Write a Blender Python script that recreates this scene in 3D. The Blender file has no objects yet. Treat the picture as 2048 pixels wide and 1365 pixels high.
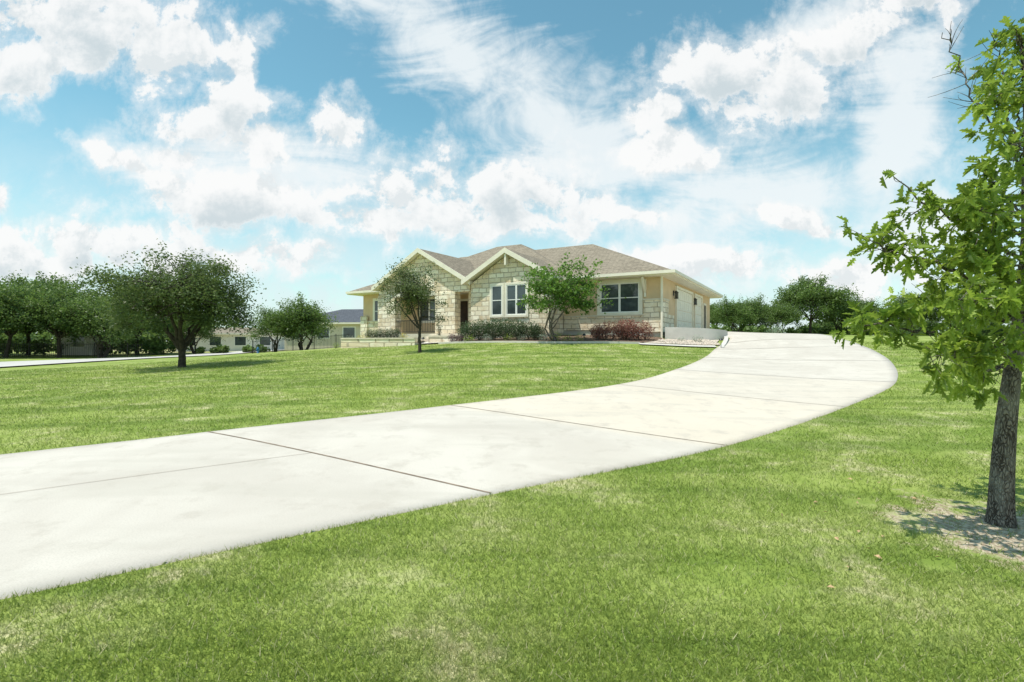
import bpy, math, random
import numpy as np
from mathutils import Vector
random.seed(7); RNG=np.random.default_rng(7)
scene=bpy.context.scene
COL=scene.collection
EYE=1.5
def W(px,py,Y):  # direction helper used for laying out the site plan
    return np.array([(px-1024)/1024*Y, Y, EYE+(682-py)/1024*Y])

# ------------------------------------------------------------------ terrain
CT=np.array([
(0,0,0),(-5,0,0),(5,0,0),(-3,-6,0),(3,-6,0),(4.1,4.2,0.0),(-20,-6,0),(20,-6,0),(20,3,.1),(-20,8,0),(-12,12,.15),
(-2.85,2.85,.06),(-.2,4.8,.056),(2.83,6.8,.10),(6.5,10,.2),(10.5,14,.365),(13.5,18,.8),(17.2,24,1.2),(19.1,29,1.56),(20.5,34,1.93),
(-6.2,6.2,.107),(-4.28,7.2,.21),(-1.13,9.3,.32),(2.58,12.5,.426),(5.1,16,.594),(7.73,20.5,.84),(9.5,24,1.1),(10.7,26,1.35),
(12.2,29,1.9),(10.5,30.3,2.0),(15,38,2.08),(22,42,2.05),(9.0,26.2,1.38),
(-4.3,24,.96),(-14.3,22,.36),(6.4,25.5,1.38),(-.65,27.5,1.45),(-5.8,30.5,1.26),(-11,33,1.02),(-25,25,.06),
(-31,32,0),(-31,50,0),(0,45,1.8),(-15,50,.9),(17.7,22,1.1),(12,12,.35),(25,25,1.15),(45,40,1.8),(30,60,1.9),(45,15,.7),
(-45,45,0),(-45,20,0),(-20,65,.6),(10,70,1.6)],float)
def _U(r2): return np.where(r2>1e-9, r2*np.log(np.maximum(r2,1e-9))*.5, 0)
_n=len(CT); _d=CT[:,None,:2]-CT[None,:,:2]; _K=_U((_d**2).sum(-1))+np.eye(_n)*.6
_P=np.c_[np.ones(_n),CT[:,:2]]
_A=np.block([[_K,_P],[_P.T,np.zeros((3,3))]])
_w=np.linalg.solve(_A,np.r_[CT[:,2],0,0,0])
def H(x,y):
    x=np.atleast_1d(np.asarray(x,float)); y=np.atleast_1d(np.asarray(y,float))
    out=_w[_n]+_w[_n+1]*x+_w[_n+2]*y
    for i in range(_n):
        out=out+_w[i]*_U((x-CT[i,0])**2+(y-CT[i,1])**2)
    out=np.clip(out,-.25,2.3)
    def ss(t): t=np.clip(t,0,1); return t*t*(3-2*t)
    far=np.maximum.reduce([ss((np.abs(x)-48)/25), ss((y-66)/30), ss((-y-8)/15)])
    tgt=np.where(x>0,ss(x/30)*ss(y/60)*1.5,0.0)
    return out*(1-far)+tgt*far
def h1(x,y): return float(H(x,y)[0])

# ------------------------------------------------------------------ mesh helpers
def mk(name,verts,faces,mats,midx=None,parent=None,smooth=False,loc=None):
    me=bpy.data.meshes.new(name)
    me.from_pydata([tuple(v) for v in verts],[],[tuple(f) for f in faces])
    for m in (mats if isinstance(mats,(list,tuple)) else [mats]): me.materials.append(m)
    if midx is not None: me.polygons.foreach_set('material_index',np.array(midx,dtype=np.int32))
    if smooth: me.polygons.foreach_set('use_smooth',np.ones(len(me.polygons),dtype=bool))
    me.update()
    ob=bpy.data.objects.new(name,me); COL.objects.link(ob)
    if parent: ob.parent=parent
    if loc is not None: ob.location=loc
    return ob
def empty(name,loc=(0,0,0),rz=0):
    e=bpy.data.objects.new(name,None); e.location=loc; e.rotation_euler=(0,0,rz); e.empty_display_size=.3
    COL.objects.link(e); return e
def np_mesh(name,V,F,mats,midx=None,var=None,smooth=None):
    """V (n,3); F list of (m,k) int arrays"""
    me=bpy.data.meshes.new(name)
    me.vertices.add(len(V)); me.vertices.foreach_set('co',np.ascontiguousarray(V,dtype=np.float32).ravel())
    loops=np.concatenate([f.ravel() for f in F]).astype(np.int32)
    tot=np.concatenate([np.full(len(f),f.shape[1]) for f in F]).astype(np.int32)
    st=np.r_[0,np.cumsum(tot)[:-1]].astype(np.int32)
    me.loops.add(len(loops)); me.loops.foreach_set('vertex_index',loops)
    me.polygons.add(len(tot)); me.polygons.foreach_set('loop_start',st); me.polygons.foreach_set('loop_total',tot)
    for m in mats: me.materials.append(m)
    if midx is not None: me.polygons.foreach_set('material_index',midx.astype(np.int32))
    if smooth is not None: me.polygons.foreach_set('use_smooth',smooth)
    if var is not None:
        a=me.attributes.new('var','FLOAT','POINT'); a.data.foreach_set('value',var.astype(np.float32))
    me.update(calc_edges=True)
    return me
def link(name,me,loc=(0,0,0),rz=0,sc=1,parent=None):
    ob=bpy.data.objects.new(name,me); ob.location=loc; ob.rotation_euler=(0,0,rz)
    ob.scale=(sc,sc,sc) if not hasattr(sc,'__len__') else sc
    COL.objects.link(ob)
    if parent: ob.parent=parent
    return ob
def box(name,x0,x1,y0,y1,z0,z1,mat,parent=None):
    v=[(x0,y0,z0),(x1,y0,z0),(x1,y1,z0),(x0,y1,z0),(x0,y0,z1),(x1,y0,z1),(x1,y1,z1),(x0,y1,z1)]
    f=[(0,3,2,1),(4,5,6,7),(0,1,5,4),(1,2,6,5),(2,3,7,6),(3,0,4,7)]
    return mk(name,v,f,mat,parent=parent)
def boxes(name,L,mat,parent=None):
    V=[];F=[]
    for (x0,x1,y0,y1,z0,z1) in L:
        o=len(V)
        V+=[(x0,y0,z0),(x1,y0,z0),(x1,y1,z0),(x0,y1,z0),(x0,y0,z1),(x1,y0,z1),(x1,y1,z1),(x0,y1,z1)]
        F+=[tuple(o+i for i in f) for f in [(0,3,2,1),(4,5,6,7),(0,1,5,4),(1,2,6,5),(2,3,7,6),(3,0,4,7)]]
    return mk(name,V,F,mat,parent=parent)
def prism(name,poly,y0,y1,mat,parent=None,midx=None):
    n=len(poly)
    v=[(p[0],y0,p[1]) for p in poly]+[(p[0],y1,p[1]) for p in poly]
    f=[tuple(range(n)),tuple(range(2*n-1,n-1,-1))]
    for i in range(n):
        j=(i+1)%n; f.append((j,i,n+i,n+j))
    return mk(name,v,f,mat,midx,parent)

# ------------------------------------------------------------------ materials
class NT:
    def __init__(s,nt): s.nt=nt; s.N=nt.nodes; s.L=nt.links; s.dim='3D'
    def n(s,t,**k):
        nd=s.N.new(t)
        for a,b in k.items(): setattr(nd,a,b)
        return nd
    def l(s,a,b): s.L.new(a,b)
    def math(s,op,a,b=None,c=None,clamp=False):
        nd=s.N.new('ShaderNodeMath'); nd.operation=op; nd.use_clamp=clamp
        for i,v in enumerate((a,b,c)):
            if v is None: continue
            if hasattr(v,'is_output'): s.L.new(v,nd.inputs[i])
            else: nd.inputs[i].default_value=v
        return nd.outputs[0]
    def mix(s,f,a,b,bt='MIX'):
        nd=s.N.new('ShaderNodeMix'); nd.data_type='RGBA'; nd.blend_type=bt
        for i,v in ((0,f),(6,a),(7,b)):
            if hasattr(v,'is_output'): s.L.new(v,nd.inputs[i])
            elif i==0: nd.inputs[0].default_value=v
            else: nd.inputs[i].default_value=(*v,1) if len(v)==3 else v
        return nd.outputs[2]
    def noise(s,vec,scale,detail=3,rough=.55,dist=0):
        nd=s.n('ShaderNodeTexNoise'); nd.noise_dimensions=s.dim
        nd.inputs['Scale'].default_value=scale; nd.inputs['Detail'].default_value=detail
        nd.inputs['Roughness'].default_value=rough; nd.inputs['Distortion'].default_value=dist
        if vec is not None: s.L.new(vec,nd.inputs['Vector'])
        return nd.outputs['Fac']
    def ss(s,v,a,b,lo=0.,hi=1.):
        nd=s.N.new('ShaderNodeMapRange'); nd.interpolation_type='SMOOTHSTEP'
        s.L.new(v,nd.inputs[0])
        for i,q in zip((1,2,3,4),(a,b,lo,hi)): nd.inputs[i].default_value=q
        return nd.outputs[0]
def newmat(name,rough=.8,spec=.3):
    m=bpy.data.materials.new(name); m.use_nodes=True
    t=NT(m.node_tree); b=m.node_tree.nodes['Principled BSDF']
    b.inputs['Roughness'].default_value=rough
    b.inputs['Specular IOR Level'].default_value=spec
    return m,t,b
def simple(name,col,rough=.7,var=.12,scale=4,spec=.3,metal=0,bump=0):
    m,t,b=newmat(name,rough,spec)
    g=t.n('ShaderNodeTexCoord'); f=t.noise(g.outputs['Object'],scale,4)
    lo=tuple(c*(1-var) for c in col); hi=tuple(min(1,c*(1+var)) for c in col)
    t.l(t.mix(t.ss(f,.3,.7),lo,hi),b.inputs['Base Color']); b.inputs['Metallic'].default_value=metal
    if bump:
        bp=t.n('ShaderNodeBump'); bp.inputs['Strength'].default_value=bump; bp.inputs['Distance'].default_value=.02
        t.l(t.noise(g.outputs['Object'],scale*12,4),bp.inputs['Height']); t.l(bp.outputs[0],b.inputs['Normal'])
    return m
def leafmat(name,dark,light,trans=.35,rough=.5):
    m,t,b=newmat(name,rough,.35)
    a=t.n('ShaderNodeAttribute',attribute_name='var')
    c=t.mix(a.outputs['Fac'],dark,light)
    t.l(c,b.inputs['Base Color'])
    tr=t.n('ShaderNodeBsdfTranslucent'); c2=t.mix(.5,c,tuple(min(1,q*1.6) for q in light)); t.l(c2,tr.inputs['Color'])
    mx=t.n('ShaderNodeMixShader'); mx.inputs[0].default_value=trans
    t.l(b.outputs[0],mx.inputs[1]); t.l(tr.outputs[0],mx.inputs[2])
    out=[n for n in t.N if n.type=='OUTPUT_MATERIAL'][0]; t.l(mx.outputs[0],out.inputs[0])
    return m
TREE_BASE=(3.98,4.2)
def grasscol(t,pos,blade=False):
    t.dim='2D'
    n1=t.noise(pos,.16,2); n2=t.noise(pos,1.1,4,.6,.3); n3=t.noise(pos,8,3,.7)
    c=t.mix(t.ss(n1,.35,.65),(.19,.265,.05),(.245,.315,.065))
    c=t.mix(t.ss(n2,.40,.62),c,(.33,.38,.12))
    c=t.mix(t.math('MULTIPLY',t.ss(n3,.48,.72),.45),c,(.10,.175,.030))
    dry=t.math('MULTIPLY',t.ss(t.math('ADD',n2,t.math('MULTIPLY',t.math('SUBTRACT',n3,.5),.6)),.57,.75),.8 if not blade else .6)
    c=t.mix(dry,c,(.57,.52,.32))
    mp=t.n('ShaderNodeMapping'); t.l(pos,mp.inputs[0]); mp.inputs['Rotation'].default_value=(0,0,.35); mp.inputs['Scale'].default_value=(.16,1.7,1)
    st=t.noise(mp.outputs[0],1.1,2); c=t.mix(t.math('MULTIPLY',t.ss(st,.42,.60),.5),c,(.31,.38,.095))
    mp=t.n('ShaderNodeMapping'); t.l(pos,mp.inputs[0]); mp.inputs['Rotation'].default_value=(0,0,-.3); mp.inputs['Scale'].default_value=(.12,1.3,1)
    st=t.noise(mp.outputs[0],1.0,2); c=t.mix(t.math('MULTIPLY',t.ss(st,.48,.62),.5),c,(.115,.185,.03))
    return c,n3
def build_ground_mat():
    m,t,b=newmat('lawn_ground',.9,.1)
    g=t.n('ShaderNodeNewGeometry'); pos=g.outputs['Position']
    c,n3=grasscol(t,pos)
    sp=t.n('ShaderNodeSeparateXYZ'); t.l(pos,sp.inputs[0])
    far=t.math('MULTIPLY',t.ss(sp.outputs['Y'],48,75),t.ss(t.noise(pos,.05,2),.35,.6)); c=t.mix(far,c,(.36,.32,.17))
    d=t.n('ShaderNodeVectorMath',operation='DISTANCE'); t.l(pos,d.inputs[0]); d.inputs[1].default_value=(TREE_BASE[0]+.1,TREE_BASE[1]-.35,0)
    dd=t.math('ADD',d.outputs['Value'],t.math('MULTIPLY',t.math('SUBTRACT',t.noise(pos,3.0,5,.7),.5),2.0))
    soil=t.mix(t.ss(t.noise(pos,22,4,.7),.35,.65),(.29,.22,.15),(.56,.48,.36))
    c=t.mix(t.ss(dd,1.05,.6),c,soil)
    t.l(c,b.inputs['Base Color'])
    bp=t.n('ShaderNodeBump'); bp.inputs['Strength'].default_value=.6; bp.inputs['Distance'].default_value=.03
    t.l(t.noise(pos,35,3,.7),bp.inputs['Height']); t.l(bp.outputs[0],b.inputs['Normal'])
    return m
def build_blade_mat():
    m,t,b=newmat('grass_blade',.55,.25)
    g=t.n('ShaderNodeNewGeometry'); c,_=grasscol(t,g.outputs['Position'],True)
    a=t.n('ShaderNodeAttribute',attribute_name='var')
    c=t.mix(t.ss(a.outputs['Fac'],.0,.7),t.mix(.5,c,(.085,.15,.02)),c)
    c=t.mix(t.ss(a.outputs['Fac'],.90,.97),c,(.58,.53,.33))
    t.l(c,b.inputs['Base Color'])
    tr=t.n('ShaderNodeBsdfTranslucent'); t.l(t.mix(.4,c,(.42,.50,.10)),tr.inputs['Color'])
    mx=t.n('ShaderNodeMixShader'); mx.inputs[0].default_value=.4
    t.l(b.outputs[0],mx.inputs[1]); t.l(tr.outputs[0],mx.inputs[2])
    out=[n for n in t.N if n.type=='OUTPUT_MATERIAL'][0]; t.l(mx.outputs[0],out.inputs[0])
    return m
def build_concrete():
    m,t,b=newmat('driveway_concrete',.85,.2); t.dim='2D'
    g=t.n('ShaderNodeNewGeometry'); pos=g.outputs['Position']
    a=t.n('ShaderNodeAttribute',attribute_name='var')
    c=t.mix(t.ss(t.noise(pos,.5,4,.6,.5),.3,.7),(.52,.475,.42),(.60,.555,.495))
    c=t.mix(a.outputs['Fac'],c,(.66,.575,.46))
    c=t.mix(t.math('MULTIPLY',t.ss(t.noise(pos,2.2,6,.72),.5,.72),.6),c,(.45,.405,.35))
    c=t.mix(t.math('MULTIPLY',t.ss(t.noise(pos,90,2,.7),.45,.7),.4),c,(.37,.34,.30))
    mp=t.n('ShaderNodeMapping'); t.l(pos,mp.inputs[0]); mp.inputs['Rotation'].default_value=(0,0,-.7); mp.inputs['Scale'].default_value=(.3,2,1)
    c=t.mix(t.math('MULTIPLY',t.ss(t.noise(mp.outputs[0],.8,3,.6),.5,.7),.4),c,(.46,.425,.37))
    t.l(c,b.inputs['Base Color'])
    bp=t.n('ShaderNodeBump'); bp.inputs['Strength'].default_value=.3; bp.inputs['Distance'].default_value=.006
    t.l(t.noise(pos,140,2,.7),bp.inputs['Height']); t.l(bp.outputs[0],b.inputs['Normal'])
    return m
def build_stone():
    m,t,b=newmat('limestone_blocks',.85,.2); t.dim='2D'
    g=t.n('ShaderNodeTexCoord'); sp=t.n('ShaderNodeSeparateXYZ'); t.l(g.outputs['Object'],sp.inputs[0])
    cb=t.n('ShaderNodeCombineXYZ'); t.l(t.math('ADD',sp.outputs[0],sp.outputs[1]),cb.inputs[0]); t.l(sp.outputs[2],cb.inputs[1])
    nn=t.n('ShaderNodeTexNoise'); nn.inputs['Scale'].default_value=1.5; t.l(cb.outputs[0],nn.inputs['Vector'])
    ad=t.n('ShaderNodeMix',data_type='RGBA',blend_type='LINEAR_LIGHT'); ad.inputs[0].default_value=.05
    t.l(cb.outputs[0],ad.inputs[6]); t.l(nn.outputs['Color'],ad.inputs[7])
    br=t.n('ShaderNodeTexBrick'); t.l(ad.outputs[2],br.inputs['Vector'])
    br.offset=.4; br.squash=1.6; br.squash_frequency=3
    for k,v in (('Scale',1.0),('Mortar Size',.024),('Mortar Smooth',.3),('Bias',-.2),('Brick Width',.52),('Row Height',.28)): br.inputs[k].default_value=v
    br.inputs['Color1'].default_value=(.88,.80,.64,1); br.inputs['Color2'].default_value=(.60,.47,.30,1); br.inputs['Mortar'].default_value=(.44,.37,.27,1)
    c=t.mix(t.math('MULTIPLY',t.ss(t.noise(cb.outputs[0],2.3,3,.6),.55,.72),.5),br.outputs['Color'],(.58,.43,.26))
    c=t.mix(t.math('MULTIPLY',t.ss(t.noise(cb.outputs[0],3.7,3,.6),.5,.7),.35),c,(.90,.84,.72))
    t.l(c,b.inputs['Base Color'])
    bp=t.n('ShaderNodeBump'); bp.inputs['Strength'].default_value=.8; bp.inputs['Distance'].default_value=.035
    t.l(t.math('ADD',t.math('MULTIPLY',br.outputs['Fac'],-1.),t.math('MULTIPLY',t.noise(cb.outputs[0],9,3),.8)),bp.inputs['Height']); t.l(bp.outputs[0],b.inputs['Normal'])
    return m
def build_shingle(name='roof_shingles',c1=(.28,.24,.185),c2=(.18,.152,.115)):
    m,t,b=newmat(name,.9,.15)
    g=t.n('ShaderNodeTexCoord'); sp=t.n('ShaderNodeSeparateXYZ'); t.l(g.outputs['Object'],sp.inputs[0])
    cb=t.n('ShaderNodeCombineXYZ'); t.l(t.math('ADD',sp.outputs[0],t.math('MULTIPLY',sp.outputs[1],.97)),cb.inputs[0]); t.l(t.math('MULTIPLY',sp.outputs[2],2.3),cb.inputs[1])
    br=t.n('ShaderNodeTexBrick'); t.l(cb.outputs[0],br.inputs['Vector'])
    for k,v in (('Scale',1.0),('Mortar Size',.014),('Brick Width',.32),('Row Height',.2)): br.inputs[k].default_value=v
    br.inputs['Color1'].default_value=(*c1,1); br.inputs['Color2'].default_value=(*c2,1); br.inputs['Mortar'].default_value=(c2[0]*.5,c2[1]*.5,c2[2]*.5,1)
    c=t.mix(t.math('MULTIPLY',t.ss(t.noise(g.outputs['Object'],7,3,.7),.4,.65),.5),br.outputs['Color'],tuple(q*1.35 for q in c1))
    c=t.mix(t.math('MULTIPLY',t.ss(t.noise(g.outputs['Object'],.5,3,.7),.4,.65),.25),c,tuple(q*.8 for q in c1))
    t.l(c,b.inputs['Base Color'])
    return m
M={}
M['ground']=build_ground_mat(); M['blade']=build_blade_mat(); M['conc']=build_concrete(); M['stone']=build_stone(); M['shingle']=build_shingle()
M['dshingle']=build_shingle('grey_shingles',(.11,.12,.14),(.07,.075,.09))
M['stucco']=simple('tan_stucco',(.66,.49,.31),.9,.06,1.2,bump=.15)
M['cream']=simple('cream_trim',(.80,.745,.62),.6,.04,2)
M['white']=simple('white_frame',(.82,.81,.77),.45,.03,2)
M['gdoor']=simple('garage_door_paint',(.82,.77,.66),.5,.03,2)
M['skirt']=simple('foundation_concrete',(.50,.48,.44),.9,.12,2,bump=.2)
M['wallc']=simple('retaining_concrete',(.55,.53,.49),.9,.1,1.5,bump=.2)
M['joint']=simple('joint_filler',(.25,.19,.14),.9,.3,8)
M['black']=simple('black_metal',(.02,.02,.022),.4,.1,3,.5)
M['ddoor']=simple('dark_wood_door',(.06,.035,.02),.5,.2,5)
M['roadc']=simple('street_concrete',(.50,.48,.45),.9,.08,.5)
M['kerb']=simple('kerb_concrete',(.60,.57,.52),.9,.08,1)
M['mulch']=simple('mulch',(.17,.115,.08),.95,.5,9,bump=.8)
M['rock']=simple('river_rock',(.50,.43,.36),.8,.4,14,bump=.5)
M['flag']=simple('limestone_cap',(.66,.59,.47),.85,.1,3,bump=.2)
M['bark']=simple('bark_grey',(.16,.135,.115),.95,.5,14,bump=1.0)
M['darkbark']=simple('oak_bark',(.065,.055,.042),.95,.4,9,bump=1.0)
M['blue']=simple('blue_paint',(.08,.25,.5),.45,.05,3)
M['wwall']=simple('white_stucco',(.76,.74,.69),.9,.06,1)
M['bwall']=simple('beige_stucco',(.62,.56,.46),.9,.06,1)
M['deadleaf']=simple('dead_leaf',(.40,.27,.15),.8,.4,30)
def barkmat():
    m,t,b=newmat('furrowed_bark',.95,.15)
    g=t.n('ShaderNodeTexCoord'); mp=t.n('ShaderNodeMapping'); mp.inputs['Scale'].default_value=(1,1,.35); t.l(g.outputs['Object'],mp.inputs[0])
    v=t.n('ShaderNodeTexVoronoi',feature='DISTANCE_TO_EDGE'); v.inputs['Scale'].default_value=55
    nz=t.n('ShaderNodeTexNoise'); nz.inputs['Scale'].default_value=20; t.l(mp.outputs[0],nz.inputs['Vector'])
    ad=t.n('ShaderNodeMix',data_type='RGBA',blend_type='LINEAR_LIGHT'); ad.inputs[0].default_value=.04; t.l(mp.outputs[0],ad.inputs[6]); t.l(nz.outputs['Color'],ad.inputs[7])
    t.l(ad.outputs[2],v.inputs['Vector'])
    f=t.ss(v.outputs['Distance'],0,.22)
    c=t.mix(f,(.05,.04,.032),(.22,.19,.16)); c=t.mix(t.ss(t.noise(mp.outputs[0],9,4,.7),.45,.7),c,(.28,.26,.22))
    t.l(c,b.inputs['Base Color']); bp=t.n('ShaderNodeBump'); bp.inputs['Strength'].default_value=.9; bp.inputs['Distance'].default_value=.012
    t.l(f,bp.inputs['Height']); t.l(bp.outputs[0],b.inputs['Normal']); return m
M['nbark']=barkmat()
def glass():
    m,t,b=newmat('window_glass',.06,.8)
    g=t.n('ShaderNodeTexCoord'); f=t.noise(g.outputs['Object'],1.3,3)
    wv=t.n('ShaderNodeTexWave',bands_direction='Z'); wv.inputs['Scale'].default_value=5; t.l(g.outputs['Object'],wv.inputs[0])
    c=t.mix(t.ss(f,.35,.65),(.025,.033,.036),(.055,.075,.08)); c=t.mix(t.math('MULTIPLY',t.ss(wv.outputs['Fac'],.3,.7),.3),c,(.12,.14,.15))
    t.l(c,b.inputs['Base Color']); return m
M['glass']=glass()
L_near=leafmat('red_oak_leaf',(.06,.11,.012),(.33,.44,.065),.42,.36)
L_oak=leafmat('live_oak_leaf',(.040,.07,.020),(.16,.215,.065),.3)
L_oak2=leafmat('dark_oak_leaf',(.035,.07,.02),(.17,.255,.06),.33)
L_lawn=leafmat('young_oak_leaf',(.05,.075,.026),(.17,.21,.08),.3)
L_redbud=leafmat('redbud_leaf',(.04,.095,.014),(.18,.31,.05),.33)
L_hedge=leafmat('hedge_leaf',(.025,.05,.02),(.09,.14,.055),.2)
L_red=leafmat('red_barberry_leaf',(.12,.045,.04),(.32,.15,.11),.3)
L_silver=leafmat('silver_sage_leaf',(.16,.22,.15),(.38,.45,.34),.2)
L_lime=leafmat('lime_leaf',(.14,.22,.03),(.36,.46,.08),.3)
L_yel=leafmat('yellow_flower',(.4,.36,.04),(.75,.62,.06),.3)
L_purp=leafmat('purple_leaf',(.05,.02,.035),(.12,.05,.08),.3)

# ------------------------------------------------------------------ driveway plan
Ls=[(-19,-1.2),(-13,2.2),(-9,4.6),(-6.2,6.2),(-4.28,7.2),(-1.13,9.3),(2.58,12.5),(5.1,16),(7.73,20.5),(9.5,24),(10.7,26),(11.75,28.0),(9.9,30.4),(12.9,35.6),(16.9,42.5)]
Rs=[(-15,-5.2),(-9,-1.4),(-5.2,1.2),(-2.85,2.85),(-.2,4.8),(2.83,6.8),(6.5,10),(10.5,14),(13.3,18),(16.6,24),(18.6,28.5),(19.8,31.5),(21,35),(23.2,40),(25,45)]
Ls=np.array(Ls,float); Rs=np.array(Rs,float)
def catmull(P,sub):
    out=[];n=len(P)
    for i in range(n-1):
        p0=P[max(i-1,0)];p1=P[i];p2=P[i+1];p3=P[min(i+2,n-1)]
        for k in range(sub):
            u=k/sub
            out.append(.5*((2*p1)+(-p0+p2)*u+(2*p0-5*p1+4*p2-p3)*u*u+(-p0+3*p1-3*p2+p3)*u**3))
    out.append(P[-1]); return np.array(out)
SUB=14
LC=catmull(Ls,SUB); RC=catmull(Rs,SUB)
DP=np.r_[LC,RC[::-1]]
def inpoly(x,y,P):
    ins=np.zeros(x.shape,bool); j=len(P)-1
    for i in range(len(P)):
        xi,yi=P[i];xj,yj=P[j]
        if yi!=yj:
            c=((yi>y)!=(yj>y))&(x<(xj-xi)*(y-yi)/(yj-yi)+xi); ins^=c
        j=i
    return ins
def edgedist(x,y,P):
    d=np.full(x.shape,1e9)
    for i in range(len(P)):
        a=P[i-1];b=P[i];ab=b-a;L2=(ab**2).sum()
        if L2<1e-9: continue
        t=np.clip(((x-a[0])*ab[0]+(y-a[1])*ab[1])/L2,0,1)
        d=np.minimum(d,np.hypot(x-a[0]-t*ab[0],y-a[1]-t*ab[1]))
    return d
def drive_h(x,y): return H(x,y)+.016
NX=22
t_=np.linspace(0,1,NX+1)
G=LC[:,None,:]*(1-t_)[None,:,None]+RC[:,None,:]*t_[None,:,None]
gx=G[...,0].ravel(); gy=G[...,1].ravel(); gz=drive_h(gx,gy)
V=np.c_[gx,gy,gz]; n0=len(V); rows=len(LC)
idx=np.arange(n0).reshape(rows,NX+1)
Fq=np.stack([idx[:-1,:-1],idx[:-1,1:],idx[1:,1:],idx[1:,:-1]],-1).reshape(-1,4)
vb=V.copy(); vb[:,2]-=.2; V2=np.r_[V,vb]
e1=np.stack([idx[:-1,0],idx[1:,0],idx[1:,0]+n0,idx[:-1,0]+n0],-1)
e2=np.stack([idx[1:,-1],idx[:-1,-1],idx[:-1,-1]+n0,idx[1:,-1]+n0],-1)
pv=np.zeros(rows)
stn=np.arange(rows)/SUB
tone={3:.0,4:.05,5:.65,6:.4,7:.1,8:.05}
for k in range(rows): pv[k]=tone.get(int(min(stn[k],13.99)),.05)
var=np.repeat(pv,NX+1); var=np.r_[var,var]
me=np_mesh('driveway',V2,[Fq,e1,e2],[M['conc']],var=var)
link('driveway',me)
JV=[];JF=[]
def joint(a,b,w=.022,nseg=24):
    a=np.array(a,float);b=np.array(b,float);d=(b-a)/np.linalg.norm(b-a);nrm=np.array([-d[1],d[0]])*w/2
    o=len(JV)
    for k in range(nseg+1):
        p=a+(b-a)*k/nseg
        z=float(drive_h(p[0],p[1])[0])+.005
        JV.append((*(p-nrm),z)); JV.append((*(p+nrm),z))
    for k in range(nseg): JF.append((o+2*k,o+2*k+2,o+2*k+3,o+2*k+1))
for i,w in ((2,.022),(4,.026),(5,.020),(6,.024),(7,.035),(8,.045),(9,.045),(10,.045)):
    joint(Ls[i],Rs[i],w)
mid=[Ls[i]*.53+Rs[i]*.47 for i in range(0,5)]
for a,b in zip(mid[:-1],mid[1:]): joint(a,b,.008,10)
mk('driveway_joints',JV,JF,M['joint'])

# ------------------------------------------------------------------ ground sheet
def axis(lo,hi,st,ext):
    a=list(np.arange(lo,hi+1e-6,st)); s=st
    while a[-1]<ext: s*=1.35; a.append(a[-1]+s)
    s=st
    while a[0]>-ext: s*=1.35; a.insert(0,a[0]-s)
    return np.array(a)
ax=axis(-50,50,.4,1500); ay=axis(-10,60,.4,1500)
XX,YY=np.meshgrid(ax,ay); xx=XX.ravel(); yy=YY.ravel(); ZZ=H(xx,yy)
ins=inpoly(xx,yy,DP); ed=edgedist(xx,yy,DP); ZZ=np.where(ins&(ed>.6),ZZ-.14,ZZ)
nxx=len(ax); idx=np.arange(nxx*len(ay)).reshape(len(ay),nxx)
Fg=np.stack([idx[:-1,:-1],idx[:-1,1:],idx[1:,1:],idx[1:,:-1]],-1).reshape(-1,4)
me=np_mesh('ground',np.c_[xx,yy,ZZ],[Fg],[M['ground']],smooth=np.ones(len(Fg),bool))
link('ground',me)

def strip(name,pts,wl,mat,off=.03,parent=None):
    A=catmull(np.array(pts,float),8);B=catmull(np.array(wl,float),8)
    V=[];F=[]
    K=6
    for i in range(len(A)):
        for k in range(K+1):
            p=A[i]*(1-k/K)+B[i]*k/K; V.append((p[0],p[1],h1(p[0],p[1])+off))
    for i in range(len(A)-1):
        for k in range(K): o=i*(K+1)+k; F.append((o,o+1,o+K+2,o+K+1))
    return mk(name,V,F,mat,parent=parent)
strip('street',[(-29,-20),(-28,10),(-27.9,28),(-28.8,46),(-33,80),(-50,130)],[(-37,-20),(-36,10),(-36.5,35),(-34.5,53),(-39,82),(-56,130)],M['roadc'],.06)
strip('street_kerb',[(-28.6,-20),(-27.6,10),(-27.5,28),(-28.4,46),(-32.6,80),(-49.6,130)],[(-29,-20),(-28,10),(-27.9,28),(-28.8,46),(-33,80),(-50,130)],M['kerb'],.12)

# ------------------------------------------------------------------ grass blades
def grass(N,seed):
    r=np.random.default_rng(seed)
    th=r.uniform(-.98,.98,N); d=np.exp(r.uniform(np.log(1.7),np.log(34),N))
    x=d*np.sin(th); y=d*np.cos(th)
    k=~inpoly(x,y,DP)
    dx=x-TREE_BASE[0]-.1; dy=y-TREE_BASE[1]+.35
    ds=np.hypot(dx,dy)+ .28*np.sin(x*7+y*3)+.22*np.sin(y*11-x*5)
    k&=(ds>.95)|(r.random(N)<.13)
    k&=~((y+.577*x>33.0)&(x<9)&(x>-12.5))
    k&=~((y>24.5)&(x>5.5)&(x<11))
    k&=~((x<-27)&(y>5))
    thin=.5+.5*np.sin(x*1.7+np.sin(y*1.1)*2)*np.sin(y*1.9+np.sin(x*.8)*2)
    k&=r.random(N)<(.4+.6*(1-thin**3))
    x=x[k];y=y[k];d=d[k];n=len(x)
    z=H(x,y)-.004
    hh=(.016+.026*r.random(n))*(1+d/40); w=(.0024+.0020*r.random(n))*(1+d/5.0)
    az=r.uniform(0,2*np.pi,n); la=r.uniform(0,2*np.pi,n); ln=hh*r.uniform(.2,1.5,n)
    bx=np.cos(az)*w/2; by=np.sin(az)*w/2
    a=np.c_[x-bx,y-by,z];b=np.c_[x+bx,y+by,z];c=np.c_[x+np.cos(la)*ln,y+np.sin(la)*ln,z+hh]
    V=np.stack([a,b,c],1).reshape(-1,3); F=np.arange(3*n).reshape(n,3)
    v=np.repeat(r.random(n),3); 
    return np_mesh('lawn_grass',V,[F],[M['blade']],var=v)
link('lawn_grass',grass(660000,3))
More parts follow.
